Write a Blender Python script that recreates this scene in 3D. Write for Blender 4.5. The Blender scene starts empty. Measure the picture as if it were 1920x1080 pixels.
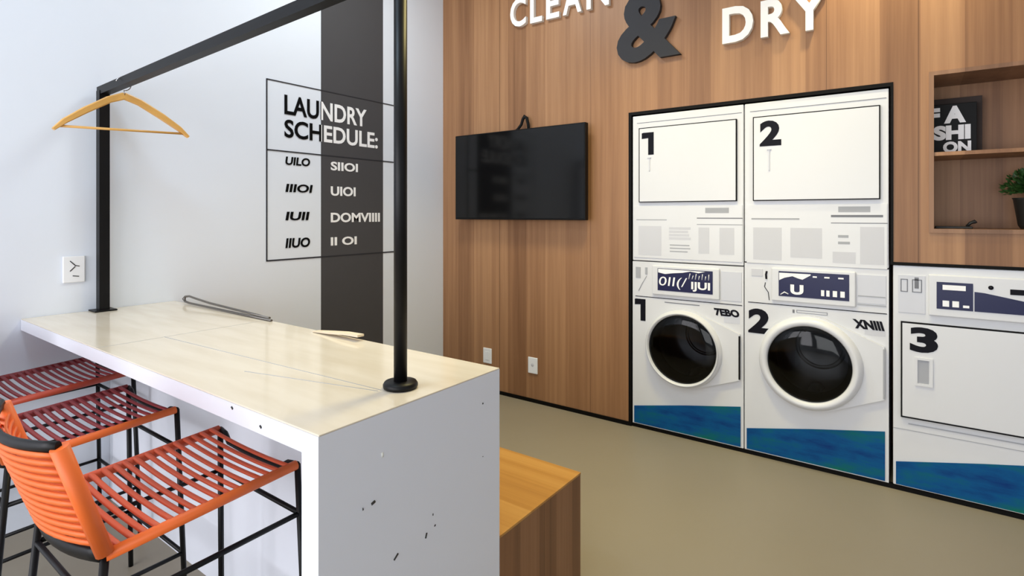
import bpy, bmesh, math, random
from mathutils import Vector, Matrix
C = bpy.context.scene
COL = C.collection
random.seed(7)
PI = math.pi

# ------------------------------------------------------------------ camera
cam_d = bpy.data.cameras.new('camera'); cam = bpy.data.objects.new('camera', cam_d); COL.objects.link(cam)
cam.location = (3.185, -3.406, 1.40); cam.rotation_euler = (PI/2, 0, 0.627)
cam_d.sensor_width = 36; cam_d.lens = 36*1028.8/1920; cam_d.shift_y = -138/1920; cam_d.clip_start = 0.02
C.camera = cam

def lin(c):
    f = lambda v: v/12.92 if v <= .04045 else ((v+.055)/1.055)**2.4
    return tuple(f(v/255) for v in c)

# ------------------------------------------------------------------ light
C.view_settings.view_transform = 'Standard'; C.view_settings.look = 'None'
C.view_settings.gamma = 1; C.view_settings.use_curve_mapping = False
C.view_settings.exposure = 0.05
w = bpy.data.worlds.new('sky'); C.world = w; w.use_nodes = True
w.node_tree.nodes['Background'].inputs[0].default_value = (.75, .87, 1, 1)
w.node_tree.nodes['Background'].inputs[1].default_value = 0.25

def area(name, loc, rot, sx, sy, power, col, spread=PI):
    d = bpy.data.lights.new(name, 'AREA'); d.shape = 'RECTANGLE'; d.size = sx; d.size_y = sy
    d.energy = power; d.color = col; d.spread = spread
    o = bpy.data.objects.new(name, d); COL.objects.link(o); o.location = loc; o.rotation_euler = rot
    return o
def spot(name, loc, aim, power, col, angle, blend=.8, size=.05):
    d = bpy.data.lights.new(name, 'SPOT'); d.energy = power; d.color = col
    d.spot_size = angle; d.spot_blend = blend; d.shadow_soft_size = size
    o = bpy.data.objects.new(name, d); COL.objects.link(o); o.location = loc
    o.rotation_euler = (Vector(aim)-Vector(loc)).to_track_quat('-Z', 'Y').to_euler()
    return o
COOL = (.80, .89, 1.0); WARM = (1.0, .80, .55); NEUT = (1.0, .93, .83)
# daylight through the shop window in the front wall
area('window_and_fill_light', (1.15, -6.10, 1.65), (PI/2, 0, 0), 2.1, 2.5, 98, (.96, .95, 1.0))  # L0
# recessed ceiling lamps, with two added fill lights among them
area('ceiling_and_fill_light', (.95, -1.2, 3.46), (0, 0, 0), .5, .5, 20, (.93, 1.0, 1.0))  # L1
area('ceiling_and_fill_light', (1.5, -3.2, 3.46), (0, 0, 0), .5, .5, 15, (.62, .82, 1.0))  # L2
area('window_and_fill_light', (3.5, -6.10, 1.25), (PI/2, 0, 0), 2.0, 1.9, 52, (.95, .98, 1.0))  # L3, fill added behind the camera to brighten the machine fronts
spot('wall_washer_light', (3.05, -.36, 3.45), (3.1, 0, 2.72), 125, (1.0, .90, .58), math.radians(70), .9)  # L4
area('ceiling_and_fill_light', (2.1, -1.1, 3.46), (0, 0, 0), .4, .4, 20, (1.0, .84, .35), math.radians(105))  # L5, warm fill added to lift the floor and lower wood wall

# ------------------------------------------------------------------ materials
def mat(name, col, rough=.5, metal=0, spec=.5, var=.0, vscale=8, bump=0, bscale=60):
    m = bpy.data.materials.new(name); m.use_nodes = True
    nt = m.node_tree; b = nt.nodes['Principled BSDF']
    L = lin(col); b.inputs['Base Color'].default_value = (*L, 1)
    b.inputs['Roughness'].default_value = rough; b.inputs['Metallic'].default_value = metal
    b.inputs['Specular IOR Level'].default_value = spec
    tc = nt.nodes.new('ShaderNodeTexCoord')
    n = nt.nodes.new('ShaderNodeTexNoise'); n.inputs['Scale'].default_value = vscale; n.inputs['Detail'].default_value = 4
    nt.links.new(tc.outputs['Object'], n.inputs['Vector'])
    r = nt.nodes.new('ShaderNodeMapRange'); r.inputs['To Min'].default_value = 1-var; r.inputs['To Max'].default_value = 1+var
    nt.links.new(n.outputs['Fac'], r.inputs['Value'])
    mx = nt.nodes.new('ShaderNodeVectorMath'); mx.operation = 'SCALE'; mx.inputs[0].default_value = L
    nt.links.new(r.outputs['Result'], mx.inputs['Scale']); nt.links.new(mx.outputs['Vector'], b.inputs['Base Color'])
    if bump:
        n2 = nt.nodes.new('ShaderNodeTexNoise'); n2.inputs['Scale'].default_value = bscale
        nt.links.new(tc.outputs['Object'], n2.inputs['Vector'])
        bp = nt.nodes.new('ShaderNodeBump'); bp.inputs['Strength'].default_value = bump; bp.inputs['Distance'].default_value = .002
        nt.links.new(n2.outputs['Fac'], bp.inputs['Height']); nt.links.new(bp.outputs['Normal'], b.inputs['Normal'])
    return m

def wood(name, ca, cb, cc, rough=.45, plank=.17, axis=0, stretch=2, seams=(), spec=.4):
    """veneer: streaks along `stretch`, planks counted along `axis`, dark joints at the given coordinates"""
    m = bpy.data.materials.new(name); m.use_nodes = True
    nt = m.node_tree; N = nt.nodes; K = nt.links; b = N['Principled BSDF']
    b.inputs['Roughness'].default_value = rough; b.inputs['Specular IOR Level'].default_value = spec
    tc = N.new('ShaderNodeTexCoord'); sep = N.new('ShaderNodeSeparateXYZ'); K.new(tc.outputs['Object'], sep.inputs[0])
    mp = N.new('ShaderNodeMapping'); s = [26, 26, 26]; s[stretch] = .55; mp.inputs['Scale'].default_value = s
    K.new(tc.outputs['Object'], mp.inputs['Vector'])
    n1 = N.new('ShaderNodeTexNoise'); n1.inputs['Scale'].default_value = 1; n1.inputs['Detail'].default_value = 5; n1.inputs['Roughness'].default_value = .65
    K.new(mp.outputs[0], n1.inputs['Vector'])
    mp2 = N.new('ShaderNodeMapping'); s2 = [5, 5, 5]; s2[stretch] = .35; mp2.inputs['Scale'].default_value = s2
    K.new(tc.outputs['Object'], mp2.inputs['Vector'])
    n2 = N.new('ShaderNodeTexNoise'); n2.inputs['Scale'].default_value = 1; n2.inputs['Detail'].default_value = 2
    K.new(mp2.outputs[0], n2.inputs['Vector'])
    dv = N.new('ShaderNodeMath'); dv.operation = 'DIVIDE'; dv.inputs[1].default_value = plank; K.new(sep.outputs[axis], dv.inputs[0])
    fl = N.new('ShaderNodeMath'); fl.operation = 'FLOOR'; K.new(dv.outputs[0], fl.inputs[0])
    wn = N.new('ShaderNodeTexWhiteNoise'); wn.noise_dimensions = '1D'; K.new(fl.outputs[0], wn.inputs['W'])
    a1 = N.new('ShaderNodeMath'); a1.operation = 'MULTIPLY_ADD'; a1.inputs[1].default_value = .30; K.new(wn.outputs['Value'], a1.inputs[0])
    a2 = N.new('ShaderNodeMath'); a2.operation = 'MULTIPLY_ADD'; a2.inputs[1].default_value = .75; a2.inputs[2].default_value = -.17
    K.new(n1.outputs['Fac'], a2.inputs[0]); K.new(a2.outputs[0], a1.inputs[2])
    a3 = N.new('ShaderNodeMath'); a3.operation = 'MULTIPLY_ADD'; a3.inputs[1].default_value = .35; K.new(n2.outputs['Fac'], a3.inputs[0]); K.new(a1.outputs[0], a3.inputs[2])
    cr = N.new('ShaderNodeValToRGB'); e = cr.color_ramp.elements
    e[0].position = .2; e[0].color = (*lin(ca), 1); e[1].position = .8; e[1].color = (*lin(cc), 1)
    x = e.new(.5); x.color = (*lin(cb), 1)
    K.new(a3.outputs[0], cr.inputs['Fac'])
    out = cr.outputs['Color']
    for sx, hw in seams:
        d = N.new('ShaderNodeMath'); d.operation = 'SUBTRACT'; d.inputs[1].default_value = sx; K.new(sep.outputs[axis], d.inputs[0])
        ab = N.new('ShaderNodeMath'); ab.operation = 'ABSOLUTE'; K.new(d.outputs[0], ab.inputs[0])
        lt = N.new('ShaderNodeMath'); lt.operation = 'LESS_THAN'; lt.inputs[1].default_value = hw; K.new(ab.outputs[0], lt.inputs[0])
        mm = N.new('ShaderNodeMath'); mm.operation = 'MULTIPLY'; mm.inputs[1].default_value = .55; K.new(lt.outputs[0], mm.inputs[0])
        mx = N.new('ShaderNodeMix'); mx.data_type = 'RGBA'; K.new(mm.outputs[0], mx.inputs['Factor']); K.new(out, mx.inputs['A'])
        mx.inputs['B'].default_value = (*lin((70, 42, 22)), 1); out = mx.outputs['Result']
    K.new(out, b.inputs['Base Color'])
    return m

M = {}
M['plaster'] = mat('white_plaster', (229, 235, 244), .75, spec=.25, var=.015, vscale=3, bump=.05)
M['ceiling'] = mat('ceiling_paint', (232, 231, 228), .85, spec=.2)
M['stripe'] = mat('charcoal_paint', (74, 73, 75), .7, spec=.25, var=.03)
M['floor'] = mat('polished_concrete', (144, 135, 118), .42, spec=.35, var=.05, vscale=1.6, bump=.03, bscale=30)
M['wall_wood'] = wood('oak_veneer', (118, 80, 52), (151, 109, 75), (177, 133, 94), seams=((.598, .003), (3.221, .003), (2.82, .002), (1.39, .0015)))
M['bench_side'] = wood('bench_side_veneer', (106, 72, 48), (134, 94, 64), (154, 114, 82), axis=1, plank=.11, seams=((-1.84, .0015), (-1.80, .0015)))
M['bench_top'] = wood('bench_top_veneer', (152, 102, 44), (178, 128, 62), (196, 148, 80), axis=1, stretch=0, plank=.16, rough=.35)
M['niche_wood'] = wood('niche_veneer', (104, 74, 54), (138, 102, 76), (160, 122, 92))
M['black_trim'] = mat('black_trim', (9, 7, 6), .6, spec=.15)
M['white_paint'] = mat('white_lacquer', (228, 232, 241), .45, spec=.35, var=.01)
M['chip'] = mat('chipped_edge', (52, 50, 48), .8)
M['chip_light'] = mat('chipped_spot', (235, 235, 230), .8)
M['black_metal'] = mat('black_powder_coat', (9, 9, 11), .42, spec=.25)
M['hanger'] = mat('varnished_hanger_wood', (222, 170, 92), .35, var=.08, vscale=14)
M['chrome'] = mat('chrome', (215, 215, 218), .2, metal=1)
M['enamel'] = mat('white_enamel', (220, 221, 224), .32, spec=.45)
M['enamel_grey'] = mat('light_grey_panel', (208, 210, 218), .45)
M['print_grey'] = mat('grey_print', (168, 170, 176), .7)
M['print_pale'] = mat('pale_print', (206, 207, 213), .7)
M['print_dark'] = mat('dark_print', (118, 120, 128), .7)
M['gap'] = mat('shadow_gap', (24, 24, 26), .8, spec=.1)
M['ink'] = mat('navy_black_vinyl', (9, 9, 20), .5, spec=.15)
M['navy'] = mat('navy_display', (26, 30, 72), .3, spec=.3)
M['white_print'] = mat('white_print', (250, 250, 250), .5)
M['black_print'] = mat('black_lettering', (10, 10, 11), .7, spec=.1)
M['letter_white'] = mat('white_letter', (250, 248, 242), .4)
M['letter_grey'] = mat('charcoal_letter', (50, 50, 54), .55, spec=.2)
M['screen'] = mat('tv_screen', (7, 7, 8), .12, spec=.4)
M['tv_plastic'] = mat('tv_plastic', (8, 8, 9), .5, spec=.2)
M['plastic'] = mat('white_plastic', (240, 242, 245), .35)
M['slot'] = mat('dark_slot', (30, 31, 36), .6)
M['rubber'] = mat('dark_rubber', (10, 10, 11), .6, spec=.2)
M['drum'] = mat('steel_drum', (92, 94, 98), .35, metal=.9)
M['dark_board'] = mat('dark_brown_board', (52, 38, 32), .7)
M['leaf'] = mat('leaf', (40, 76, 26), .55, var=.35, vscale=30)
M['pot'] = mat('dark_pot', (26, 26, 24), .5)
M['paper'] = mat('cream_card', (226, 210, 184), .7)
M['grey_metal'] = mat('grey_metal', (112, 108, 104), .35, metal=.6)
M['orange'] = mat('orange_cord', (234, 108, 40), .5, var=.06)
M['shaded_orange'] = mat('shaded_orange_cord', (206, 84, 46), .5, var=.08)  # orange cord with the seat's shade put into its colour
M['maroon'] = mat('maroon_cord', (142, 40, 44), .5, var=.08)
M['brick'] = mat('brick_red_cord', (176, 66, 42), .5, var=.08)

def worktop_mat():
    m = mat('cream_stone', (232, 222, 204), .12, spec=.5)
    nt = m.node_tree; N = nt.nodes; K = nt.links; b = N['Principled BSDF']
    tc = N.new('ShaderNodeTexCoord'); mp = N.new('ShaderNodeMapping'); mp.inputs['Scale'].default_value = (1.2, 7, 1); mp.inputs['Rotation'].default_value = (0, 0, .25)
    K.new(tc.outputs['Object'], mp.inputs[0])
    n = N.new('ShaderNodeTexNoise'); n.inputs['Scale'].default_value = 2.2; n.inputs['Detail'].default_value = 6; K.new(mp.outputs[0], n.inputs['Vector'])
    cr = N.new('ShaderNodeValToRGB'); e = cr.color_ramp.elements
    e[0].position = .3; e[0].color = (*lin((219, 207, 187)), 1); e[1].position = .62; e[1].color = (*lin((228, 218, 201)), 1)
    K.new(n.outputs['Fac'], cr.inputs[0]); K.new(cr.outputs[0], b.inputs['Base Color'])
    return m
M['worktop'] = worktop_mat()

def sea_mat():
    m = bpy.data.materials.new('sea_print'); m.use_nodes = True
    nt = m.node_tree; N = nt.nodes; K = nt.links; b = N['Principled BSDF']; b.inputs['Roughness'].default_value = .5; b.inputs['Specular IOR Level'].default_value = .15
    tc = N.new('ShaderNodeTexCoord'); mp = N.new('ShaderNodeMapping'); mp.inputs['Scale'].default_value = (2.2, 2, 8); mp.inputs['Rotation'].default_value = (0, .12, 0)
    K.new(tc.outputs['Object'], mp.inputs[0])
    n = N.new('ShaderNodeTexNoise'); n.inputs['Scale'].default_value = 1.5; n.inputs['Detail'].default_value = 7; n.inputs['Roughness'].default_value = .62
    K.new(mp.outputs[0], n.inputs['Vector'])
    cr = N.new('ShaderNodeValToRGB'); e = cr.color_ramp.elements
    e[0].position = .3; e[0].color = (*lin((4, 46, 112)), 1); e[1].position = .72; e[1].color = (*lin((14, 104, 92)), 1)
    x = e.new(.5); x.color = (*lin((6, 82, 136)), 1)
    K.new(n.outputs['Fac'], cr.inputs[0]); K.new(cr.outputs[0], b.inputs['Base Color'])
    return m
M['sea'] = sea_mat()

def tinted_glass():
    m = bpy.data.materials.new('smoked_glass'); m.use_nodes = True
    nt = m.node_tree; N = nt.nodes; K = nt.links; N.remove(N['Principled BSDF'])
    t = N.new('ShaderNodeBsdfTransparent'); t.inputs[0].default_value = (.34, .345, .35, 1)
    g = N.new('ShaderNodeBsdfGlossy'); g.inputs['Roughness'].default_value = .05
    f = N.new('ShaderNodeFresnel'); f.inputs[0].default_value = 1.35
    mx = N.new('ShaderNodeMixShader'); K.new(f.outputs[0], mx.inputs[0]); K.new(t.outputs[0], mx.inputs[1]); K.new(g.outputs[0], mx.inputs[2])
    K.new(mx.outputs[0], N['Material Output'].inputs[0])
    return m
M['glass'] = tinted_glass()

# ------------------------------------------------------------------ mesh helpers
def box(bm, x0, x1, y0, y1, z0, z1, mi=0, bev=0):
    vs = [bm.verts.new((x, y, z)) for x in (x0, x1) for y in (y0, y1) for z in (z0, z1)]
    fs = []
    for q in ((0, 1, 3, 2), (4, 6, 7, 5), (0, 4, 5, 1), (2, 3, 7, 6), (0, 2, 6, 4), (1, 5, 7, 3)):
        f = bm.faces.new([vs[i] for i in q]); f.material_index = mi; fs.append(f)
    if bev:
        es = {e for f in fs for e in f.edges}
        r = bmesh.ops.bevel(bm, geom=list(es), offset=bev, segments=2, profile=.5, affect='EDGES')
        for f in r['faces']: f.material_index = mi
def tube(bm, pts, r, n=10, cap=True, mi=0, flat=None):
    """round bar along a polyline; flat=(a,b) gives an elliptic section"""
    pts = [Vector(p) for p in pts]; rings = []
    up = None
    for i, p in enumerate(pts):
        d = (pts[min(i+1, len(pts)-1)]-pts[max(i-1, 0)]).normalized()
        if up is None:
            up = Vector((0, 0, 1)) if abs(d.z) < .9 else Vector((0, 1, 0))
        s = d.cross(up).normalized(); u = s.cross(d).normalized(); up = u
        k = 1.0
        if 0 < i < len(pts)-1:
            c = (pts[i]-pts[i-1]).normalized().dot((pts[i+1]-pts[i]).normalized())
            k = 1/max(.55, math.sqrt(max(.05, (1+c)/2)))
        a, b = (flat if flat else (r, r))
        rings.append([bm.verts.new(p+s*(math.cos(2*PI*j/n)*a*k)+u*(math.sin(2*PI*j/n)*b*k)) for j in range(n)])
    for A, B in zip(rings, rings[1:]):
        for j in range(n):
            f = bm.faces.new((A[j], A[(j+1) % n], B[(j+1) % n], B[j])); f.smooth = True; f.material_index = mi
    if cap:
        bm.faces.new(rings[0][::-1]).material_index = mi; bm.faces.new(rings[-1]).material_index = mi
def lathe(bm, prof, cx, cz, n=64, axis='Y', y=0, mi=0):
    """profile of (radius, offset) spun about Y (facing -Y) or about Z"""
    rings = []
    for r, o in prof:
        ring = []
        for j in range(n):
            a = 2*PI*j/n
            ring.append(bm.verts.new((cx+r*math.cos(a), y+o, cz+r*math.sin(a)) if axis == 'Y' else (cx+r*math.cos(a), y+r*math.sin(a), cz+o)))
        rings.append(ring)
    for A, B in zip(rings, rings[1:]):
        for j in range(n):
            f = bm.faces.new((A[j], A[(j+1) % n], B[(j+1) % n], B[j])); f.smooth = True; f.material_index = mi
    return rings
def fan(bm, ring, mi=0):
    bm.faces.new(ring).material_index = mi
def prism(bm, poly, y0, y1, mi=0):
    """polygon in XZ swept from y0 to y1"""
    A = [bm.verts.new((x, y0, z)) for x, z in poly]; B = [bm.verts.new((x, y1, z)) for x, z in poly]
    bm.faces.new(A).material_index = mi; bm.faces.new(B[::-1]).material_index = mi
    for i in range(len(poly)):
        j = (i+1) % len(poly); bm.faces.new((A[i], B[i], B[j], A[j])).material_index = mi
def holed_plate(bm, outer, cx, cz, r, y0, y1, extra=(), n=72):
    """plate bounded by the convex polygon `outer` with a round hole"""
    def hit(a):
        d = (math.cos(a), math.sin(a)); best = 1e9
        for (x1, z1), (x2, z2) in zip(outer, outer[1:]+outer[:1]):
            ex, ez = x2-x1, z2-z1; den = d[0]*ez-d[1]*ex
            if abs(den) < 1e-9: continue
            t = ((x1-cx)*ez-(z1-cz)*ex)/den; u = ((x1-cx)*d[1]-(z1-cz)*d[0])/den
            if t > 0 and -1e-6 <= u <= 1+1e-6: best = min(best, t)
        return cx+d[0]*best, cz+d[1]*best
    an = sorted({round(2*PI*k/n, 6) for k in range(n)} | {round(math.atan2(z-cz, x-cx) % (2*PI), 6) for x, z in outer})
    o0, o1, i0, i1 = [], [], [], []
    for a in an:
        x, z = hit(a); o0.append(bm.verts.new((x, y0, z))); o1.append(bm.verts.new((x, y1, z)))
        x, z = cx+r*math.cos(a), cz+r*math.sin(a); i0.append(bm.verts.new((x, y0, z))); i1.append(bm.verts.new((x, y1, z)))
    for k in range(len(an)):
        j = (k+1) % len(an)
        bm.faces.new((o0[k], o0[j], i0[j], i0[k])); bm.faces.new((o1[k], i1[k], i1[j], o1[j]))
        bm.faces.new((o0[k], o1[k], o1[j], o0[j])); bm.faces.new((i0[k], i0[j], i1[j], i1[k]))
def hull(pts):
    pts = sorted(set(pts))
    def half(ps):
        h = []
        for p in ps:
            while len(h) > 1 and (h[-1][0]-h[-2][0])*(p[1]-h[-2][1])-(h[-1][1]-h[-2][1])*(p[0]-h[-2][0]) <= 0: h.pop()
            h.append(p)
        return h[:-1]
    return half(pts)+half(pts[::-1])
def lines_rect(bm, x0, x1, z0, z1, t, y0, y1, mi=0):
    box(bm, x0, x1, y0, y1, z0, z0+t, mi); box(bm, x0, x1, y0, y1, z1-t, z1, mi)
    box(bm, x0, x0+t, y0, y1, z0+t, z1-t, mi); box(bm, x1-t, x1, y0, y1, z0+t, z1-t, mi)

def mesh_obj(name, me, parent=None, loc=(0, 0, 0)):
    o = bpy.data.objects.new(name, me); COL.objects.link(o); o.location = loc
    if parent: o.parent = parent
    return o
def obj(name, bm, mats, parent=None, loc=(0, 0, 0), smooth=False):
    bmesh.ops.recalc_face_normals(bm, faces=bm.faces)
    me = bpy.data.meshes.new(name); bm.to_mesh(me); bm.free()
    for m in (mats if isinstance(mats, (list, tuple)) else [mats]): me.materials.append(m if not isinstance(m, str) else M[m])
    if smooth: me.polygons.foreach_set('use_smooth', [True]*len(me.polygons))
    return mesh_obj(name, me, parent, loc)
def thing(name, label, cat, loc=(0, 0, 0), rz=0, group=None):
    o = bpy.data.objects.new(name, None); COL.objects.link(o); o.empty_display_size = .1
    o.location = loc; o.rotation_euler = (0, 0, rz); tag(o, label, cat, group); return o
def tag(o, label, cat, group=None):
    o['label'] = label; o['category'] = cat
    if group: o['group'] = group
    return o
def struct(name, bm, m, loc=(0, 0, 0)):
    o = obj(name, bm, m, loc=loc); o['kind'] = 'structure'; return o

WOODPLANE = Matrix(((1, 0, 0), (0, 0, -1), (0, 1, 0)))     # text facing -Y
LEFTPLANE = Matrix(((0, 0, 1), (1, 0, 0), (0, 1, 0)))      # text facing +X
def text_bm(body, x0, x1, z0, z1, off, depth, plane='back', weight=0.0, shear=0.0, bm=None, mi=0):
    """lettering fitted to the rectangle; off = distance of its back from the plane"""
    cu = bpy.data.curves.new('t', 'FONT'); cu.body = body; cu.size = 1; cu.extrude = .05; cu.offset = weight; cu.shear = shear; cu.resolution_u = 4
    to = bpy.data.objects.new('t', cu); COL.objects.link(to)
    dg = bpy.context.evaluated_depsgraph_get(); dg.update()
    me = bpy.data.meshes.new_from_object(to.evaluated_get(dg))
    bpy.data.objects.remove(to); bpy.data.curves.remove(cu)
    t = bmesh.new(); t.from_mesh(me); bpy.data.meshes.remove(me)
    xs = [v.co.x for v in t.verts]; ys = [v.co.y for v in t.verts]
    ax, bx, ay, by = min(xs), max(xs), min(ys), max(ys)
    R = WOODPLANE if plane == 'back' else LEFTPLANE
    for v in t.verts:
        l = Vector((x0+(v.co.x-ax)/(bx-ax)*(x1-x0), z0+(v.co.y-ay)/(by-ay)*(z1-z0), off+(v.co.z+.05)/.1*depth))
        v.co = R @ l
    for f in t.faces: f.material_index = mi
    if bm is None: return t
    me = bpy.data.meshes.new('tmp'); t.to_mesh(me); t.free()
    k = len(bm.faces); bm.from_mesh(me); bpy.data.meshes.remove(me); bm.faces.ensure_lookup_table()
    for f in bm.faces[k:]: f.material_index = mi
    return bm

# ------------------------------------------------------------------ the room
RX, RY, RZ = 5.6, -6.2, 3.5
bm = bmesh.new(); box(bm, -.1, RX+.1, RY-.1, .7, -.1, 0); struct('floor', bm, 'floor')
bm = bmesh.new(); box(bm, -.1, RX+.1, RY-.1, .7, RZ, RZ+.1); struct('ceiling', bm, 'ceiling')
bm = bmesh.new(); box(bm, -.1, 0, RY-.1, 0, 0, RZ); struct('wall_left', bm, 'plaster')
bm = bmesh.new(); box(bm, RX, RX+.1, RY-.1, .7, 0, RZ); struct('wall_right', bm, 'plaster')
# front wall, behind the camera, with the shop window
WX0, WX1, WZ0, WZ1 = .1, 4.6, .3, 2.95
bm = bmesh.new()
box(bm, 0, WX0, RY-.1, RY, 0, RZ); box(bm, WX1, RX, RY-.1, RY, 0, RZ); box(bm, WX0, WX1, RY-.1, RY, 0, WZ0); box(bm, WX0, WX1, RY-.1, RY, WZ1, RZ)
struct('wall_front', bm, 'plaster')
bm = bmesh.new()
lines_rect(bm, WX0, WX1, WZ0, WZ1, .05, RY-.08, RY-.02); box(bm, 2.33, 2.37, RY-.08, RY-.02, WZ0, WZ1)
struct('window_1', bm, 'black_metal')
# wood clad wall with the machine recess and the display niche
MX0, MX1, MX2, MTOP, M3TOP = 1.688, 3.112, 3.83, 2.062, 1.150
NX0, NX1, NZ0, NZ1, ND = 3.28, 4.42, 1.327, 2.085, .33
bm = bmesh.new()
box(bm, 0, MX0, 0, .7, 0, RZ); box(bm, MX0, MX1, 0, .7, MTOP, RZ)
box(bm, MX1, RX, 0, .7, NZ1, RZ); box(bm, MX1, NX0, 0, .7, M3TOP, NZ1); box(bm, NX0, NX1, 0, .7, M3TOP, NZ0)
box(bm, NX0, NX1, ND, .7, NZ0, NZ1); box(bm, NX1, RX, 0, .7, M3TOP, NZ1); box(bm, MX2, RX, 0, .7, 0, M3TOP)
box(bm, MX0, MX2, .64, .7, 0, M3TOP); box(bm, MX0, MX1, .64, .7, M3TOP, MTOP)
struct('wall_back', bm, 'wall_wood')
# black shadow frame round the machines
bm = bmesh.new()
F0, F1 = -.006, .62
box(bm, MX0-.012, MX0+.008, F0, F1, 0, MTOP+.012); box(bm, MX0+.008, MX1-.006, F0, F1, MTOP-.008, MTOP+.012)
box(bm, MX1-.006, MX1+.006, F0, .012, M3TOP+.008, MTOP+.012); box(bm, MX1-.006, MX2, F0, .012, M3TOP-.006, M3TOP+.008)
struct('trim_1', bm, 'black_trim')
bm = bmesh.new(); box(bm, .0, MX0-.012, -.008, 0, 0, .026); struct('baseboard_back', bm, 'black_trim')
bm = bmesh.new(); box(bm, MX0+.008, MX2, .004, .03, 0, .022); struct('trim_2', bm, 'black_trim')
# niche casing
bm = bmesh.new()
lines_rect(bm, NX0-.018, NX1+.018, NZ0-.018, NZ1+.018, .020, -.008, ND-.001)
struct('trim_3', bm, 'niche_wood')
# charcoal stripe painted on the left wall
bm = bmesh.new(); box(bm, 0, .002, -1.186, -.654, 0, RZ); struct('trim_4', bm, 'stripe')

# ------------------------------------------------------------------ laundry schedule on the left wall
sg = thing('wall_sign', 'laundry schedule lettered on the white wall across a charcoal stripe', 'sign')
def splitcolor(bm):
    bmesh.ops.bisect_plane(bm, geom=bm.verts[:]+bm.edges[:]+bm.faces[:], plane_co=(0, -1.186, 0), plane_no=(0, 1, 0))
    for f in bm.faces: f.material_index = 1 if f.calc_center_median().y > -1.186 else 0
    return bm
bm = bmesh.new()
for z, t in ((2.229, .007), (1.797, .008), (1.116, .009)):
    box(bm, .0022, .0035, -1.569, -.52, z-t/2, z+t/2)
for y in (-1.569, -.52): box(bm, .0022, .0035, y-.004, y+.004, 1.112, 2.232)
obj('border', bm, 'letter_grey', sg)
bm = text_bm('LAUNDRY', -1.452, -.808, 2.03, 2.155, .0024, .0012, 'left', weight=.022)
obj('heading', splitcolor(bm), ['black_print', 'white_print'], sg)
bm = text_bm('SCHEDULE:', -1.452, -.705, 1.885, 2.0, .0024, .0012, 'left', weight=.022)
obj('heading', splitcolor(bm), ['black_print', 'white_print'], sg)
for body, z0, z1, y1 in (('UILO', 1.713, 1.766, -1.27), ('IIIOI', 1.541, 1.594, -1.25), ('IUII', 1.362, 1.417, -1.274), ('IIUO', 1.187, 1.25, -1.27)):
    obj('hours', text_bm(body, -1.445, y1, z0, z1, .0024, .0012, 'left', weight=.03, shear=.12), 'black_print', sg)
for body, z0, z1, y1 in (('SIIOI', 1.70, 1.76, -.885), ('UIOI', 1.527, 1.592, -.905), ('DOMVIIII', 1.345, 1.412, -.685), ('II OI', 1.187, 1.245, -.895)):
    obj('hours', text_bm(body, -1.111, y1, z0, z1, .0024, .0012, 'left', weight=.03), 'white_print', sg)

# outlet plate on the left wall
o = thing('wall_outlet', 'white wall outlet with three slots on the white wall left of the clothes rail', 'outlet', (0, -2.526, 1.142))
bm = bmesh.new(); box(bm, 0.0005, .010, -.043, .043, -.062, .062, bev=.004); obj('cover_plate', bm, 'plastic', o)
bm = bmesh.new()
for a, b in (((-.016, .04), (.004, .018)), ((.004, .018), (.020, .014)), ((-.016, -.008), (.004, .014)), ((-.006, -.030), (.018, -.034))):
    tube(bm, [(.0102, a[0], a[1]), (.0102, b[0], b[1])], .0022, 6)
obj('slots', bm, 'slot', o)

# ------------------------------------------------------------------ wood wall: letters, tv, switches
def letter(ch, x0, x1, z0, z1, m, label, weight=.02):
    b = text_bm(ch, x0, x1, z0, z1, .001, .03, 'back', weight=weight)
    cx, cz = (x0+x1)/2, z0
    for v in b.verts: v.co -= Vector((cx, 0, cz))
    o = obj('wall_letter', b, m, loc=(cx, 0, cz)); tag(o, label, 'letter', 'letters of the wall slogan'); return o
for ch, x0, x1, lb in (('C', .722, .866, 'white letter C, first of the word high on the wood wall'),
                       ('L', .905, 1.01, 'white letter L, second of the word high on the wood wall'),
                       ('E', 1.045, 1.155, 'white letter E, third of the word high on the wood wall'),
                       ('A', 1.185, 1.335, 'white letter A, fourth of the word, cut by the picture top'),
                       ('N', 1.375, 1.545, 'white letter N, left of the big ampersand high on wood wall')):
    letter(ch, x0, x1, 2.815, 3.03, 'letter_white', lb)
letter('&', 1.602, 2.032, 2.393, 2.84, 'letter_grey', 'big charcoal ampersand on the wood wall', .035)
letter('D', 2.283, 2.455, 2.412, 2.622, 'letter_white', 'white letter D, right of the ampersand on wood wall', .03)
letter('R', 2.495, 2.645, 2.41, 2.618, 'letter_white', 'white letter R between D and Y on wood wall', .03)
letter('Y', 2.655, 2.83, 2.405, 2.615, 'letter_white', 'white letter Y, last of the letters near the warm light', .03)

tv = thing('television', 'black flat screen television mounted on the wood wall', 'television', (.815, 0, 1.36))
hw = .588
bm = bmesh.new(); box(bm, -hw, hw, -.10, -.055, 0, .668, bev=.004); obj('housing', bm, 'tv_plastic', tv)
bm = bmesh.new(); box(bm, -hw+.008, hw-.008, -.1015, -.0995, .014, .660); obj('screen', bm, 'screen', tv)
bm = bmesh.new(); box(bm, -.2, .2, -.056, -.001, .15, .5); obj('wall_bracket', bm, 'tv_plastic', tv)
bm = bmesh.new()
tube(bm, [(-.06, -.06, .645), (-.005, -.055, .675), (.025, -.05, .71), (.035, -.045, .75), (.05, -.045, .768), (.068, -.04, .755), (.076, -.035, .71), (.08, -.03, .64)], .011, 8)
obj('cable', bm, 'rubber', tv)

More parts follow.
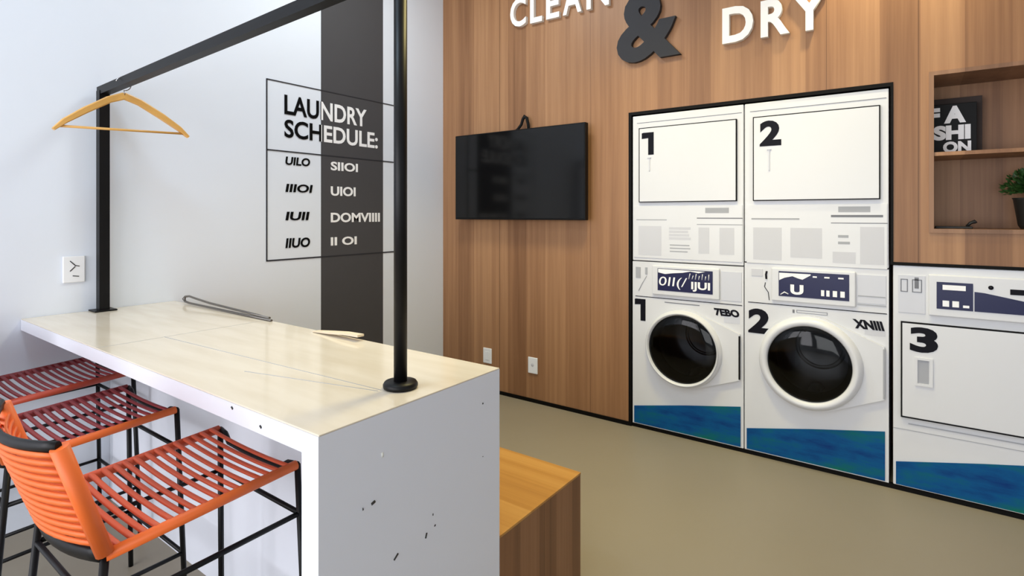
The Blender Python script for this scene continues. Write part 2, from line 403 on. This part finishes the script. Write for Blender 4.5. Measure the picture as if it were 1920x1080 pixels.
for x, z, slots, lb, nm in ((.482, .283, 0, 'plain white switch plate on the wood wall just above the counter corner', 'wall_switch'),
                        (.913, .275, 1, 'white outlet plate with small socket on wood wall right of the counter', 'wall_outlet')):
    o = thing(nm, lb, 'switch' if not slots else 'outlet', (x, 0, z))
    bm = bmesh.new(); box(bm, -.042, .042, -.010, -.0005, -.06, .06, bev=.004); obj('cover_plate', bm, 'plastic', o)
    bm = bmesh.new()
    if slots: lathe(bm, [(.014, -.001), (.012, -.0025), (.001, -.0025)], 0, .006, 16, y=-.009)
    else: box(bm, -.02, .02, -.0125, -.0095, -.033, .033, bev=.002)
    obj('socket' if slots else 'rocker', bm, 'enamel_grey' if slots else 'plastic', o)

# ------------------------------------------------------------------ machines
SEA = 0.0035
def base_panel(t, w, zl, zr):
    bm = bmesh.new()
    prism(bm, [(.012, .032), (w-.016, .032), (w-.016, zr), (w*.5, (zl+zr)/2+.004), (.012, zl)], -.004, -.0005)
    obj('base_panel', bm, 'sea', t)
def number(t, ch, x0, x1, z0, z1, y=-.0008):
    if ch == '1':
        bm = bmesh.new(); X, Z = x1-x0, z1-z0
        prism(bm, [(x0, z1-.27*Z), (x0, z1-.02*Z), (x0+.12*X, z1), (x1, z1), (x1, z0), (x1-.46*X, z0), (x1-.46*X, z1-.25*Z)], y-.0012, y)
        obj('number_decal', bm, 'ink', t); return
    obj('number_decal', text_bm(ch, x0, x1, z0, z1, -y, .0012, 'back', weight=.045), 'ink', t)

def dryer(x0, w, zb, num, nb, slit, label, marks):
    t = thing('tumble_dryer', label, 'dryer', (x0, 0, zb), group='stacked tumble dryers')
    H = 2.046-zb
    bm = bmesh.new(); box(bm, 0, w, 0, .6, 0, H, bev=.004); obj('cabinet', bm, 'enamel', t)
    d0, d1, z0, z1 = .048, w-.036, 1.478-zb, 1.963-zb
    bm = bmesh.new(); box(bm, d0+.005, d1-.005, -.014, 0, z0+.005, z1-.005, bev=.001)
    d = obj('door', bm, 'enamel', t)
    bm = bmesh.new(); lines_rect(bm, d0, d1, z0, z1, .005, -.0142, .0)
    obj('door_gap', bm, 'gap', t)
    sx = slit[0]-x0
    bm = bmesh.new(); box(bm, sx-.004, sx+.004, -.018, -.0135, slit[1]-zb, slit[2]-zb, bev=.001)
    box(bm, sx-.012, sx+.012, -.020, -.0135, slit[2]-zb-.004, slit[2]-zb, bev=.001)
    obj('door_handle', bm, 'enamel_grey', d)
    number(d, num, nb[0]-x0, nb[1]-x0, nb[2]-zb, nb[3]-zb, -.0142)
    bm = bmesh.new(); box(bm, .03, w-.01, -.0015, 0, 1.997-zb, 2.0-zb); obj('top_seam', bm, 'print_dark', t)
    p = obj('instruction_panel', panel_bm(w, zb), 'enamel', t)
    for m, rects in marks.items():
        for a, b, c, e in rects:
            bm = bmesh.new(); box(bm, a-x0, b-x0, -.0044, -.0036, c-zb, e-zb); obj('print_block', bm, m, p)
    return t
def panel_bm(w, zb):
    bm = bmesh.new(); box(bm, .012, w-.006, -.0038, -.0002, 1.118-zb, 1.455-zb, bev=.001); return bm
def rows(x0, x1, z0, z1, n, fill=.5):
    h = (z1-z0)/n
    return [(x0, x1-random.random()*.25*(x1-x0), z1-i*h-h*fill, z1-i*h) for i in range(n)]
dm1 = {'print_grey': [(2.176, 2.314, 1.408, 1.44), (1.73, 1.935, 1.362, 1.368), (2.125, 2.392, 1.336, 1.341)] + rows(1.955, 2.09, 1.15, 1.21, 3, .35),
       'print_dark': [(2.125, 2.392, 1.374, 1.380)],
       'print_pale': [(1.745, 1.90, 1.135, 1.325)] + rows(1.95, 2.09, 1.235, 1.32, 4, .7) + [(2.135, 2.20, 1.16, 1.32), (2.26, 2.345, 1.16, 1.32)]}
dm2 = {'print_grey': [(2.876, 3.02, 1.412, 1.442), (2.44, 2.69, 1.370, 1.379)] + rows(2.875, 2.93, 1.22, 1.29, 2, .4),
       'print_dark': [(2.842, 3.075, 1.385, 1.397), (2.842, 3.094, 1.352, 1.356)],
       'print_pale': [(2.45, 2.60, 1.14, 1.325), (2.645, 2.80, 1.16, 1.325), (2.975, 3.08, 1.14, 1.335), (2.85, 2.955, 1.14, 1.20)]}
ZW1, ZW2 = 1.092, 1.117
dryer(1.703, .693, ZW1+.006, '1', (1.772, 1.853, 1.785, 1.93), (1.824, 1.68, 1.768), 'white tumble dryer numbered 1 stacked on the left washer', dm1)
dryer(2.402, .697, ZW2+.006, '2', (2.487, 2.60, 1.79, 1.935), (2.537, 1.65, 1.772), 'white tumble dryer numbered 2 stacked on the middle washer', dm2)

def washer(x0, w, top, dz, num, nb, ring_c, ro, rg, label, logo, logo_box, disp, sea, gslot):
    t = thing('washing_machine', label, 'washing machine', (x0, 0, 0), group='front loading washers')
    cx, cz = ring_c[0]-x0, ring_c[1]
    # cabinet with a real round opening
    bm = bmesh.new()
    holed_plate(bm, [(0, .026), (w, .026), (w, top), (0, top)], cx, cz, rg+.006, 0, .02)
    for a in ((0, .012, .02, .6, .026, top), (w-.012, w, .02, .6, .026, top), (.012, w-.012, .02, .6, top-.012, top), (.012, w-.012, .02, .6, .026, .04), (.012, w-.012, .58, .6, .04, top-.012)):
        box(bm, *a)
    obj('cabinet', bm, 'enamel', t)
    # door: flat leaf with the wide right edge, bulging ring, smoked glass
    circ = [(cx+(ro+.012)*math.cos(2*PI*k/60), cz+(ro+.012)*math.sin(2*PI*k/60)) for k in range(60)]
    zc = .56
    leaf = hull(circ+[(w-.018, zc+.135+dz), (w-.018, zc-.135+dz)])
    bm = bmesh.new(); holed_plate(bm, leaf, cx, cz, rg+.004, -.016, -.002)
    d = obj('door', bm, 'enamel', t)
    bm = bmesh.new()
    lathe(bm, [(ro+.004, -.015), (ro+.002, -.030), (ro-.006, -.044), (ro-.014, -.052), ((ro+rg)/2, -.056), (rg+.006, -.052), (rg, -.044), (rg-.004, -.030), (rg-.002, -.012)], cx, cz, 72)
    obj('door_ring', bm, 'enamel', d)
    bm = bmesh.new()
    r = lathe(bm, [(rg-.001, -.034), (rg*.9, -.043), (rg*.7, -.050), (rg*.4, -.055), (rg*.1, -.057)], cx, cz, 64); fan(bm, r[-1])
    obj('door_glass', bm, 'glass', d)
    bm = bmesh.new(); box(bm, w-.024, w-.016, -.020, -.008, zc-.13+dz, zc+.125+dz, bev=.001)
    obj('door_handle', bm, gslot, d)
    # gasket and drum
    bm = bmesh.new(); lathe(bm, [(rg+.004, .0), (rg-.008, .03), (rg-.03, .07), (rg-.02, .10), (rg+.02, .12)], cx, cz, 56)
    obj('gasket', bm, 'rubber', t)
    bm = bmesh.new()
    r = lathe(bm, [(rg-.015, .11), (.245, .13), (.245, .42), (.20, .46), (.05, .47)], cx, cz, 48); fan(bm, r[-1])
    for k in range(3):
        a = 2*PI*k/3+.5; c, s = math.cos(a), math.sin(a); q = .235
        tube(bm, [(cx+q*c, .15, cz+q*s), (cx+(q-.03)*c, .25, cz+(q-.03)*s), (cx+q*c, .41, cz+q*s)], .03, 8)
    lathe(bm, [(.14, .462), (.135, .452), (.12, .45), (.115, .46)], cx, cz, 40)
    obj('drum', bm, 'drum', t)
    # control strip
    bm = bmesh.new(); box(bm, .02, w-.008, -.0022, 0, .862+dz, .866+dz); obj('panel_seam', bm, 'gap', t)
    bm = bmesh.new(); box(bm, disp[0]-x0, disp[1]-x0, -.016, 0, .886+dz, 1.073+dz, bev=.006); c = obj('control_panel', bm, 'enamel', t)
    a, b = disp[2]-x0, disp[3]-x0
    bm = bmesh.new(); box(bm, a, b, -.0185, -.015, .916+dz, 1.056+dz, bev=.001); s = obj('display', bm, 'navy', t)
    return t, c, s, a, b
S1 = washer(1.703, .693, ZW1, 0, '1', None, (2.04, .562), .236, .213, 'white washing machine numbered 1, left of the washers with black slot handle', None, None, (1.841, 2.262, 1.88, 2.224), None, 'gap')
t, c, s, a, b = S1
x0 = 1.703
number(t, '1', 1.718-x0, 1.792-x0, .705, .847)
obj('maker_label', text_bm('7EBO', 2.225-x0, 2.372-x0, .79, .835, .0008, .0012, 'back', weight=.05, shear=-.25), 'ink', t)
bm = bmesh.new(); box(bm, 2.285-x0, 2.375-x0, -.0007, 0, .752, .80); obj('sticker', bm, 'enamel_grey', t)
bm = bmesh.new()
prism(bm, [(a+.004, 1.03), (a+.05, 1.022), (a+.10, 1.03), (a+.16, 1.036), (a+.21, 1.047), (a+.26, 1.04), (a+.30, 1.051), (a+.004, 1.053)], -.0195, -.0184)
text_bm('0II(/', a+.01, a+.19, .93, 1.005, .0184, .001, 'back', bm=bm, weight=.0, shear=.1)
text_bm('IJUI', a+.215, b-.015, .925, .985, .0184, .001, 'back', bm=bm, weight=.03)
for k in range(7): tube(bm, [(a+.2+k*.02, -.019, 1.0), (a+.208+k*.019, -.019, 1.035-.012*(k % 2))], .0022, 6)
obj('display_print', bm, 'white_print', s)
bm = bmesh.new(); box(bm, 2.268-x0, 2.385-x0, -.003, 0, .885, 1.06, bev=.001); obj('side_panel', bm, 'enamel_grey', t)
bm = bmesh.new(); box(bm, 1.725-x0, 1.758-x0, -.003, 0, .985, 1.055); box(bm, 1.79-x0, 1.805-x0, -.003, 0, 1.01, 1.055)
tube(bm, [(1.80-x0, -.002, 1.0), (1.77-x0, -.002, .95), (1.745-x0, -.002, .90)], .002, 6)
obj('soap_slot', bm, 'print_grey', t)
bm = bmesh.new(); box(bm, 1.79-x0+.13, 2.14-x0, -.0018, 0, .838, .843); obj('door_lip', bm, 'print_dark', t)
base_panel(t, .693, .140, .268)

S2 = washer(2.402, .697, ZW2, .025, '2', None, (2.738, .583), .250, .208, 'white washing machine numbered 2, middle one with grey slot handle', None, None, (2.548, 2.956, 2.587, 2.927), None, 'print_grey')
t, c, s, a, b = S2
x0 = 2.402
number(t, '2', 2.422-x0, 2.542-x0, .712, .855)
obj('maker_label', text_bm('XNIII', 2.94-x0, 3.082-x0, .80, .848, .0008, .0012, 'back', weight=.05, shear=-.3), 'ink', t)
bm = bmesh.new(); box(bm, 2.995-x0, 3.085-x0, -.0007, 0, .772, .80); obj('sticker', bm, 'print_pale', t)
bm = bmesh.new()
prism(bm, [(a+.003, 1.03), (a+.03, 1.045), (a+.07, 1.056), (a+.10, 1.045), (a+.12, 1.04), (a+.16, 1.066), (a+.16, 1.072), (a+.003, 1.072)], -.0195, -.0184)
obj('display_print', bm, 'white_print', s); bm = bmesh.new()
text_bm('U', a+.06, a+.125, .955, 1.01, .0184, .001, 'back', bm=bm, weight=.05)
obj('display_print', bm, 'white_print', s)
for k, (u, v) in enumerate(((.21, .225), (.235, .25), (.265, .285), (.30, .32))): bm = bmesh.new(); box(bm, a+u, a+v, -.0195, -.0184, .958, .99); obj('display_print', bm, 'white_print', s)
for u, v in ((.17, .19), (.225, .25), (.29, .315)): bm = bmesh.new(); box(bm, a+u, a+v, -.0195, -.0184, 1.055, 1.063); obj('display_print', bm, 'white_print', s)
bm = bmesh.new()
tube(bm, [(a+.01, -.019, .95), (a+.03, -.019, .965), (a+.05, -.019, .955)], .003, 6)
obj('display_print', bm, 'white_print', s)
bm = bmesh.new(); box(bm, 2.962-x0, 3.088-x0, -.003, 0, .935, 1.085, bev=.001); obj('side_panel', bm, 'enamel_grey', t)
bm = bmesh.new(); box(bm, 2.965-x0, 3.085-x0, -.004, -.0025, .97, .976); box(bm, 2.962-x0, 3.088-x0, -.003, 0, .925, .93); obj('print_line', bm, 'print_grey', t)
bm = bmesh.new(); box(bm, 2.44-x0, 2.50-x0, -.003, 0, 1.045, 1.085); obj('soap_slot', bm, 'print_pale', t)
bm = bmesh.new(); tube(bm, [(2.522-x0, -.003, 1.075), (2.518-x0, -.003, 1.055), (2.52-x0, -.003, 1.03)], .005, 8)
tube(bm, [(2.515-x0, -.002, 1.01), (2.51-x0, -.002, .985), (2.53-x0, -.002, .955), (2.535-x0, -.002, .91)], .0018, 6)
obj('coin_slot', bm, 'ink', t)
bm = bmesh.new(); box(bm, 2.655-x0, 2.665-x0, -.002, 0, .85, .868); lines_rect(bm, 2.675-x0, 2.825-x0, .853, .868, .002, -.002, 0); obj('door_lip', bm, 'print_dark', t)
base_panel(t, .697, .150, .285)

# machine 3
x0, W3 = 3.117, .70
t = thing('tumble_dryer', 'white dryer numbered 3 with square door under the display niche', 'dryer', (x0, 0, 0))
bm = bmesh.new(); box(bm, 0, W3, 0, .6, .026, 1.142, bev=.004); obj('cabinet', bm, 'enamel', t)
bm = bmesh.new(); box(bm, 3.155-x0, W3-.03, -.014, 0, .385, .855, bev=.003); d = obj('door', bm, 'enamel', t)
bm = bmesh.new(); lines_rect(bm, 3.149-x0, W3-.024, .379, .861, .006, -.0142, 0); obj('door_gap', bm, 'gap', t)
bm = bmesh.new(); lines_rect(bm, 3.205-x0, 3.278-x0, .55, .69, .012, -.020, -.0135); obj('door_handle', bm, 'enamel', d)
bm = bmesh.new(); box(bm, 3.219-x0, 3.262-x0, -.0155, -.0135, .563, .677); obj('handle_recess', bm, 'print_grey', d)
number(d, '3', 3.186-x0, 3.298-x0, .715, .84, -.0142)
bm = bmesh.new(); box(bm, 3.138-x0, 3.248-x0, -.003, 0, .905, 1.095, bev=.001); p = obj('soap_panel', bm, 'enamel_grey', t)
bm = bmesh.new(); lines_rect(bm, 3.148-x0, 3.178-x0, 1.01, 1.075, .004, -.0042, -.0028); lines_rect(bm, 3.195-x0, 3.235-x0, 1.01, 1.075, .004, -.0042, -.0028); box(bm, 3.205-x0, 3.222-x0, -.0042, -.0028, 1.03, 1.085)
obj('print', bm, 'print_dark', p)
bm = bmesh.new(); box(bm, 3.261-x0, W3-.015, -.016, 0, .903, 1.105, bev=.005); c = obj('control_panel', bm, 'enamel', t)
bm = bmesh.new(); box(bm, 3.292-x0, 3.429-x0, -.0185, -.015, .94, 1.071, bev=.001); s = obj('display', bm, 'navy', t)
bm = bmesh.new()
for q in ((3.315, 3.402, 1.034, 1.058), (3.315, 3.34, .953, .982), (3.352, 3.377, .953, .982), (3.392, 3.415, .953, .965)): bm = bmesh.new(); box(bm, q[0]-x0, q[1]-x0, -.0195, -.0183, q[2], q[3]); obj('display_print', bm, 'white_print', s)
bm = bmesh.new(); prism(bm, [(3.434-x0, .94), (W3-.03, .94), (W3-.03, .985), (3.62-x0, 1.0), (3.53-x0, 1.018), (3.47-x0, 1.03), (3.434-x0, 1.033)], -.0185, -.0155); obj('control_strip', bm, 'navy', c)
bm = bmesh.new(); lathe(bm, [(.010, 0), (.009, -.003), (.001, -.003)], 3.493-x0, 1.057, 16, y=-.016); obj('button', bm, 'ink', c)
bm = bmesh.new(); box(bm, 3.56-x0, 3.66-x0, -.018, -.0155, 1.03, 1.055); obj('coin_slot', bm, 'ink', c)
bm = bmesh.new(); box(bm, 3.18-x0, W3-.02, -.0025, 0, .345, .350); box(bm, .0, W3-.01, -.0015, 0, .314, .317); obj('panel_seam', bm, 'print_grey', t)
base_panel(t, W3, .145, .29)

# ------------------------------------------------------------------ niche contents
bm = bmesh.new(); box(bm, NX0+.003, NX1-.003, .004, ND-.002, 1.688, 1.706)
sh = obj('display_shelf', bm, 'wall_wood'); tag(sh, 'wooden shelf board across the middle of the display niche', 'shelf')
fs = thing('decor_sign', 'black block with white fashion lettering on the upper niche shelf', 'sign', (3.325, .2, 1.7065))
bm = bmesh.new(); box(bm, -.135, .135, 0.001, .03, 0, .262, bev=.002); obj('block', bm, 'tv_plastic', fs)
bm = bmesh.new()
text_bm('F', -.066, -.012, .165, .245, 0, .002, 'back', bm=bm, weight=.06); text_bm('A', .004, .092, .162, .25, 0, .002, 'back', bm=bm, weight=.06)
text_bm('SHI', -.04, .11, .076, .152, 0, .002, 'back', bm=bm, weight=.06); text_bm('ON', .0, .112, .010, .068, 0, .002, 'back', bm=bm, weight=.05)
obj('lettering', bm, 'white_print', fs)
bk = thing('backing_board', 'dark brown board standing behind the fashion block in the niche', 'board', (3.34, .26, 1.7065))
bk_bm = bmesh.new(); box(bk_bm, -.12, .145, 0, .012, 0, .30, bev=.001); obj('board', bk_bm, 'dark_board', bk)
# plant
pl = thing('potted_plant', 'bushy green plant in a dark pot on the lower niche shelf', 'plant', (3.66, .15, NZ0+.002))
bm = bmesh.new()
r = lathe(bm, [(.045, 0.001), (.055, .02), (.072, .14), (.076, .15), (.07, .15), (.06, .13), (.01, .125)], 0, 0, 28, axis='Z'); fan(bm, r[0]); fan(bm, r[-1]); obj('pot', bm, 'pot', pl)
bm = bmesh.new()
for k in range(900):
    a = random.uniform(0, 2*PI); el = random.uniform(-.25, 1.4); R = random.uniform(.03, .105)
    c0 = Vector((math.cos(a)*math.cos(el)*R, math.sin(a)*math.cos(el)*R, .19+math.sin(el)*R*.85))
    d = Vector((math.cos(a)*math.cos(el), math.sin(a)*math.cos(el), math.sin(el)+random.uniform(-.3, .5))).normalized()
    sd = d.cross(Vector((random.uniform(-1, 1), random.uniform(-1, 1), 1))).normalized(); nn = d.cross(sd)*.003
    L, wd = random.uniform(.018, .032), random.uniform(.006, .010)
    q = [bm.verts.new(p) for p in (c0, c0+d*L*.5+sd*wd+nn, c0+d*L, c0+d*L*.5-sd*wd+nn)]; bm.faces.new(q)
obj('foliage', bm, 'leaf', pl)
bm = bmesh.new()
for k in range(7): tube(bm, [(0, 0, .12), (.02*math.cos(k), .02*math.sin(k), .17), (.06*math.cos(k), .06*math.sin(k), .22)], .003, 6)
obj('stem', bm, 'leaf', pl)
tr = thing('small_tray', 'low dark tray with a raised end on the lower niche shelf', 'tray', (3.36, .12, NZ0+.002))
bm = bmesh.new(); box(bm, -.07, .075, -.04, .04, 0.0005, .012, bev=.003); obj('tray_base', bm, 'pot', tr)
bm = bmesh.new(); tube(bm, [(.055, 0, .011), (.068, 0, .028), (.085, 0, .036), (.09, 0, .028)], .007, 8); obj('handle', bm, 'pot', tr)

# ------------------------------------------------------------------ counter
CX, CY0, CY1, CH = 2.185, -2.715, -2.09, .938
ct = thing('counter', 'white waterfall counter with cream stone top standing against left wall', 'counter', (1.09, -2.4, 0))
P = Vector((1.09, -2.4, 0))
def lbox(bm, x0, x1, y0, y1, z0, z1, mi=0, bev=0): box(bm, x0-P.x, x1-P.x, y0-P.y, y1-P.y, z0-P.z, z1-P.z, mi, bev)
bm = bmesh.new()
lbox(bm, .002, CX, CY0, CY1, CH-.05, CH-.004); lbox(bm, CX-.06, CX, CY0, CY1, 0, CH-.05); lbox(bm, .002, CX-.06, -2.38, CY1, 0, CH-.05)
obj('body', bm, 'white_paint', ct)
bm = bmesh.new(); lbox(bm, .002, CX, CY0+.001, CY1, CH-.004, CH, bev=.0012); wt = obj('worktop', bm, 'worktop', ct)
bm = bmesh.new()
lbox(bm, .909, .9115, CY0+.002, CY1, CH, CH+.0004)
for aa, bb in (((.911, -2.50), (2.06, -2.44)), ((1.6, -2.56), (2.06, -2.45))):
    tube(bm, [(aa[0]-P.x, aa[1]-P.y, CH), (bb[0]-P.x, bb[1]-P.y, CH)], .0012, 4)
obj('joint', bm, 'print_grey', wt)
xx = CX-P.x
for (y, z, y2, z2, rr) in ((-2.566, .738, -2.576, .735, .0035), (-2.601, .7345, -2.600, .7345, .0035), (-2.369, .592, -2.368, .591, .0032), (-2.398, .586, -2.402, .574, .0026), (-2.495, .582, -2.508, .572, .0026), (-2.172, .853, -2.169, .853, .0025), (-2.17, .70, -2.17, .699, .002), (-2.375, .62, -2.375, .625, .0015)):
    bm = bmesh.new(); tube(bm, [(xx, y-P.y, z), (xx, y2-P.y, z2)], rr, 6); obj('chip', bm, 'chip', ct)
for (x, z) in ((1.83, .925), (1.96, .908)): bm = bmesh.new(); tube(bm, [(x-P.x, CY0-P.y, z), (x+.006-P.x, CY0-P.y, z-.004)], .003, 6); obj('chip', bm, 'chip', ct)
bm = bmesh.new(); tube(bm, [(xx, -2.545-P.y, .842), (xx, -2.543-P.y, .832)], .003, 6); obj('chip', bm, 'chip_light', ct)

# bench behind the counter
bn = thing('bench', 'wooden box bench with honey coloured seat behind the white counter', 'bench', (0, 0, 0))
bm = bmesh.new(); box(bm, .01, CX, CY1+.002, -1.588, 0, .424); obj('base', bm, 'bench_side', bn)
bm = bmesh.new(); box(bm, .01, CX+.001, CY1+.002, -1.586, .424, .432, bev=.001); obj('seat', bm, 'bench_top', bn)

# odds and ends along the back edge of the counter
rd = thing('bent_rod', 'bent grey metal rod lying along the back edge of the counter', 'rod', (.10, -2.10, CH))
bm = bmesh.new()
tube(bm, [(.86, 0, .005), (.5, 0, .006), (.10, 0, .008), (.05, .0, .012), (.035, .001, .024), (.05, .002, .037), (.09, .003, .042), (.16, .004, .036), (.30, .004, .027), (.55, .004, .02), (.84, .003, .013)], .0055, 8)
obj('rod', bm, 'grey_metal', rd)
cd = thing('paper_sheet', 'small cream card lying at the back edge of the worktop', 'card', (1.44, -2.11, CH))
bm = bmesh.new()
prism(bm, [(-.15, .001), (-.05, .006), (.04, .014), (.125, .016), (.125, .024), (.04, .022), (-.05, .014), (-.15, .004)], -.015, .015); obj('sheet', bm, 'paper', cd)

# ------------------------------------------------------------------ clothes rail and hanger
cr = thing('clothes_rail', 'black metal clothes rail standing on the counter top', 'clothes rail', (1.08, -2.41, CH+.001))
Q = Vector((1.08, -2.41, CH))
LP, RP = Vector((.05, -2.425, 0)), Vector((2.085, -2.395, 0))
ZL, ZR = 1.99, 2.06
bm = bmesh.new(); hwp = .021
box(bm, LP.x-hwp-Q.x, LP.x+hwp-Q.x, LP.y-hwp-Q.y, LP.y+hwp-Q.y, .006, ZL-CH); obj('post', bm, 'black_metal', cr)
bm = bmesh.new(); box(bm, LP.x-.045-Q.x, LP.x+.045-Q.x, LP.y-.045-Q.y, LP.y+.045-Q.y, .0, .006, bev=.001); obj('foot_plate', bm, 'black_metal', cr)
bm = bmesh.new(); tube(bm, [(RP.x-Q.x, RP.y-Q.y, .012), (RP.x-Q.x, RP.y-Q.y, ZR-CH)], .0178, 20); obj('post', bm, 'black_metal', cr)
bm = bmesh.new(); r = lathe(bm, [(.044, 0), (.046, .004), (.046, .010), (.042, .016), (.0178, .018)], RP.x-Q.x, 0, 32, axis='Z', y=RP.y-Q.y); fan(bm, r[0]); fan(bm, r[-1]); obj('foot_plate', bm, 'black_metal', cr)
bm = bmesh.new()
A, B = Vector((LP.x-hwp, LP.y, ZL))-Q, Vector((RP.x+.018, RP.y, ZR))-Q
vs = []
for e in (A, B): vs.append([bm.verts.new(e+Vector((0, sy*.019, sz*.019))) for sy, sz in ((-1, -1), (1, -1), (1, 1), (-1, 1))])
for k in range(4): bm.faces.new((vs[0][k], vs[0][(k+1) % 4], vs[1][(k+1) % 4], vs[1][k]))
bm.faces.new(vs[0]); bm.faces.new(vs[1]); obj('top_bar', bm, 'black_metal', cr)

def shape_bar(bm, pts, hw_, hh):
    """flat wooden arm: rectangular section with given half width and half height per point, in the local XZ plane"""
    rings = []
    for i, (p, a, b) in enumerate(zip(pts, hw_, hh)):
        p = Vector(p); d = (Vector(pts[min(i+1, len(pts)-1)])-Vector(pts[max(i-1, 0)])).normalized(); u = Vector((-d.z, 0, d.x))
        rings.append([bm.verts.new(p+Vector((0, sy*a, 0))+u*(sz*b)) for sy, sz in ((-1, -.7), (-.7, -1), (.7, -1), (1, -.7), (1, .7), (.7, 1), (-.7, 1), (-1, .7))])
    for R1, R2 in zip(rings, rings[1:]):
        for k in range(8): bm.faces.new((R1[k], R1[(k+1) % 8], R2[(k+1) % 8], R2[k]))
    bm.faces.new(rings[0][::-1]); bm.faces.new(rings[-1])
HX, HZ = .30, ZL+.001
hg = thing('clothes_hanger', 'wooden clothes hanger on the black rail near the left wall', 'hanger', (HX, -2.425, HZ))
hg.rotation_euler = (0, -.05, PI/2)
bm = bmesh.new()
tube(bm, [(0, 0, -.058)]+[(math.sin(q)*.030, 0, -math.cos(q)*.030) for q in [k*PI/10 for k in range(0, 15)]], .0022, 8)
obj('hook', bm, 'chrome', hg)
for sgn in (-1, 1):
    bm = bmesh.new()
    shape_bar(bm, [(0, 0, -.054), (sgn*.06, 0, -.077), (sgn*.15, 0, -.133), (sgn*.225, 0, -.186), (sgn*.264, 0, -.223)], [.008, .009, .012, .013, .010], [.016, .015, .014, .011, .006])
    obj('shoulder', bm, 'hanger', hg)
bm = bmesh.new(); tube(bm, [(-.245, 0, -.208), (.245, 0, -.208)], .0055, 10); obj('trouser_bar', bm, 'hanger', hg)

# ------------------------------------------------------------------ stools
def bow(x, hw_, dep): return -dep*(1-(x/hw_)**2)
def stool(loc, rz, label, mseat, mside, mback):
    t = thing('bar_stool', label, 'stool', loc, rz, 'cord bar stools along the counter')
    S, zf, zb_, yf, yb = .21, .722, .695, .22, -.22
    TF = {s: Vector((s*S, yf, zf)) for s in (-1, 1)}; BF = {s: Vector((s*(S+.028), yf+.018, 0)) for s in (-1, 1)}
    TB = {s: Vector((s*S, yb, zb_)) for s in (-1, 1)}; BB = {s: Vector((s*(S+.028), yb-.06, 0)) for s in (-1, 1)}
    at = lambda T, B, z: T+(B-T)*((T.z-z)/(T.z-B.z))
    for T, B in ((TF, BF), (TB, BB)):
        for s in (-1, 1):
            bm = bmesh.new(); tube(bm, [T[s], B[s]], .0085, 10); obj('leg', bm, 'black_metal', t)
    for z in (.59, .225):
        f = {s: at(TF[s], BF[s], z) for s in (-1, 1)}; b = {s: at(TB[s], BB[s], z-.01) for s in (-1, 1)}
        for p, q in ((f[-1], f[1]), (b[-1], b[1]), (f[-1], b[-1]), (f[1], b[1])):
            bm = bmesh.new(); tube(bm, [p, q], .007, 8); obj('stretcher', bm, 'black_metal', t)
    # seat frame: black dipped front and back rails
    bm = bmesh.new()
    tube(bm, [TF[-1], (-S+.04, yf-.004, zf-.004), (-S+.07, yf-.008, zf-.022), (0, yf-.008, zf-.028), (S-.07, yf-.008, zf-.022), (S-.04, yf-.004, zf-.004), TF[1]], .008, 10)
    obj('seat_frame', bm, 'black_metal', t); bm = bmesh.new()
    tube(bm, [TB[-1], (-.1, yb-.002, zb_-.012), (0, yb-.003, zb_-.015), (.1, yb-.002, zb_-.012), TB[1]], .008, 10)
    obj('seat_frame', bm, 'black_metal', t)
    for s in (-1, 1):
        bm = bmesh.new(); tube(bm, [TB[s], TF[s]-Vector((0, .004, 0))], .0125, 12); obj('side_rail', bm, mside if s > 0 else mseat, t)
    # cords stretched across the seat
    bm = bmesh.new(); n = 16
    for k in range(n):
        f = (k+.5)/n; y = yb+.012+(yf-yb-.03)*f; z = zb_+(zf-zb_)*f
        pts = []
        for i in range(9):
            u = -1+2*i/8; pts.append((u*S*1.0, y+.002*math.sin(k*1.7), z+.009-.007*(1-u*u)))
        tube(bm, pts, .008, 6, flat=(.0082, .004))
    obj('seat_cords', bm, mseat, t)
    # backrest
    TT = {s: Vector((s*S, yb-.075, .945)) for s in (-1, 1)}
    for s in (-1, 1):
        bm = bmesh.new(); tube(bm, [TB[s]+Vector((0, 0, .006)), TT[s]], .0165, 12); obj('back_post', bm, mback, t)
    bm = bmesh.new()
    def rail(z, y, dep, hh):
        tube(bm, [(u*S, y+bow(u, 1, dep), z-.012*(1-u*u)) for u in [-1+2*i/12 for i in range(13)]], .01, 10, flat=(.007, hh))
    rail(.946, yb-.076, .045, .012); obj('back_frame', bm, 'black_metal', t); bm = bmesh.new(); rail(.698, yb-.004, .035, .015)
    obj('back_frame', bm, 'black_metal', t)
    bm = bmesh.new(); n = 12
    for k in range(n):
        f = (k+.5)/n; z = .708+.222*f; y = yb-.075*f
        tube(bm, [(u*S, y+.012+bow(u, 1, .04)+.0, z-.004*(1-u*u)) for u in [-1+2*i/10 for i in range(11)]], .007, 6, flat=(.003, .0066))
        tube(bm, [(u*S, y-.012+bow(u, 1, .04), z+.010*u-.004*(1-u*u)) for u in [-1+2*i/10 for i in range(11)]], .007, 6, flat=(.003, .006))
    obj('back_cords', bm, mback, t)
    return t
stool((1.63, -2.762, 0), 0, 'orange cord bar stool nearest the counter end, seat fully in view', 'shaded_orange', 'orange', 'orange')  # seat cords and far rail take the orange with shade painted in
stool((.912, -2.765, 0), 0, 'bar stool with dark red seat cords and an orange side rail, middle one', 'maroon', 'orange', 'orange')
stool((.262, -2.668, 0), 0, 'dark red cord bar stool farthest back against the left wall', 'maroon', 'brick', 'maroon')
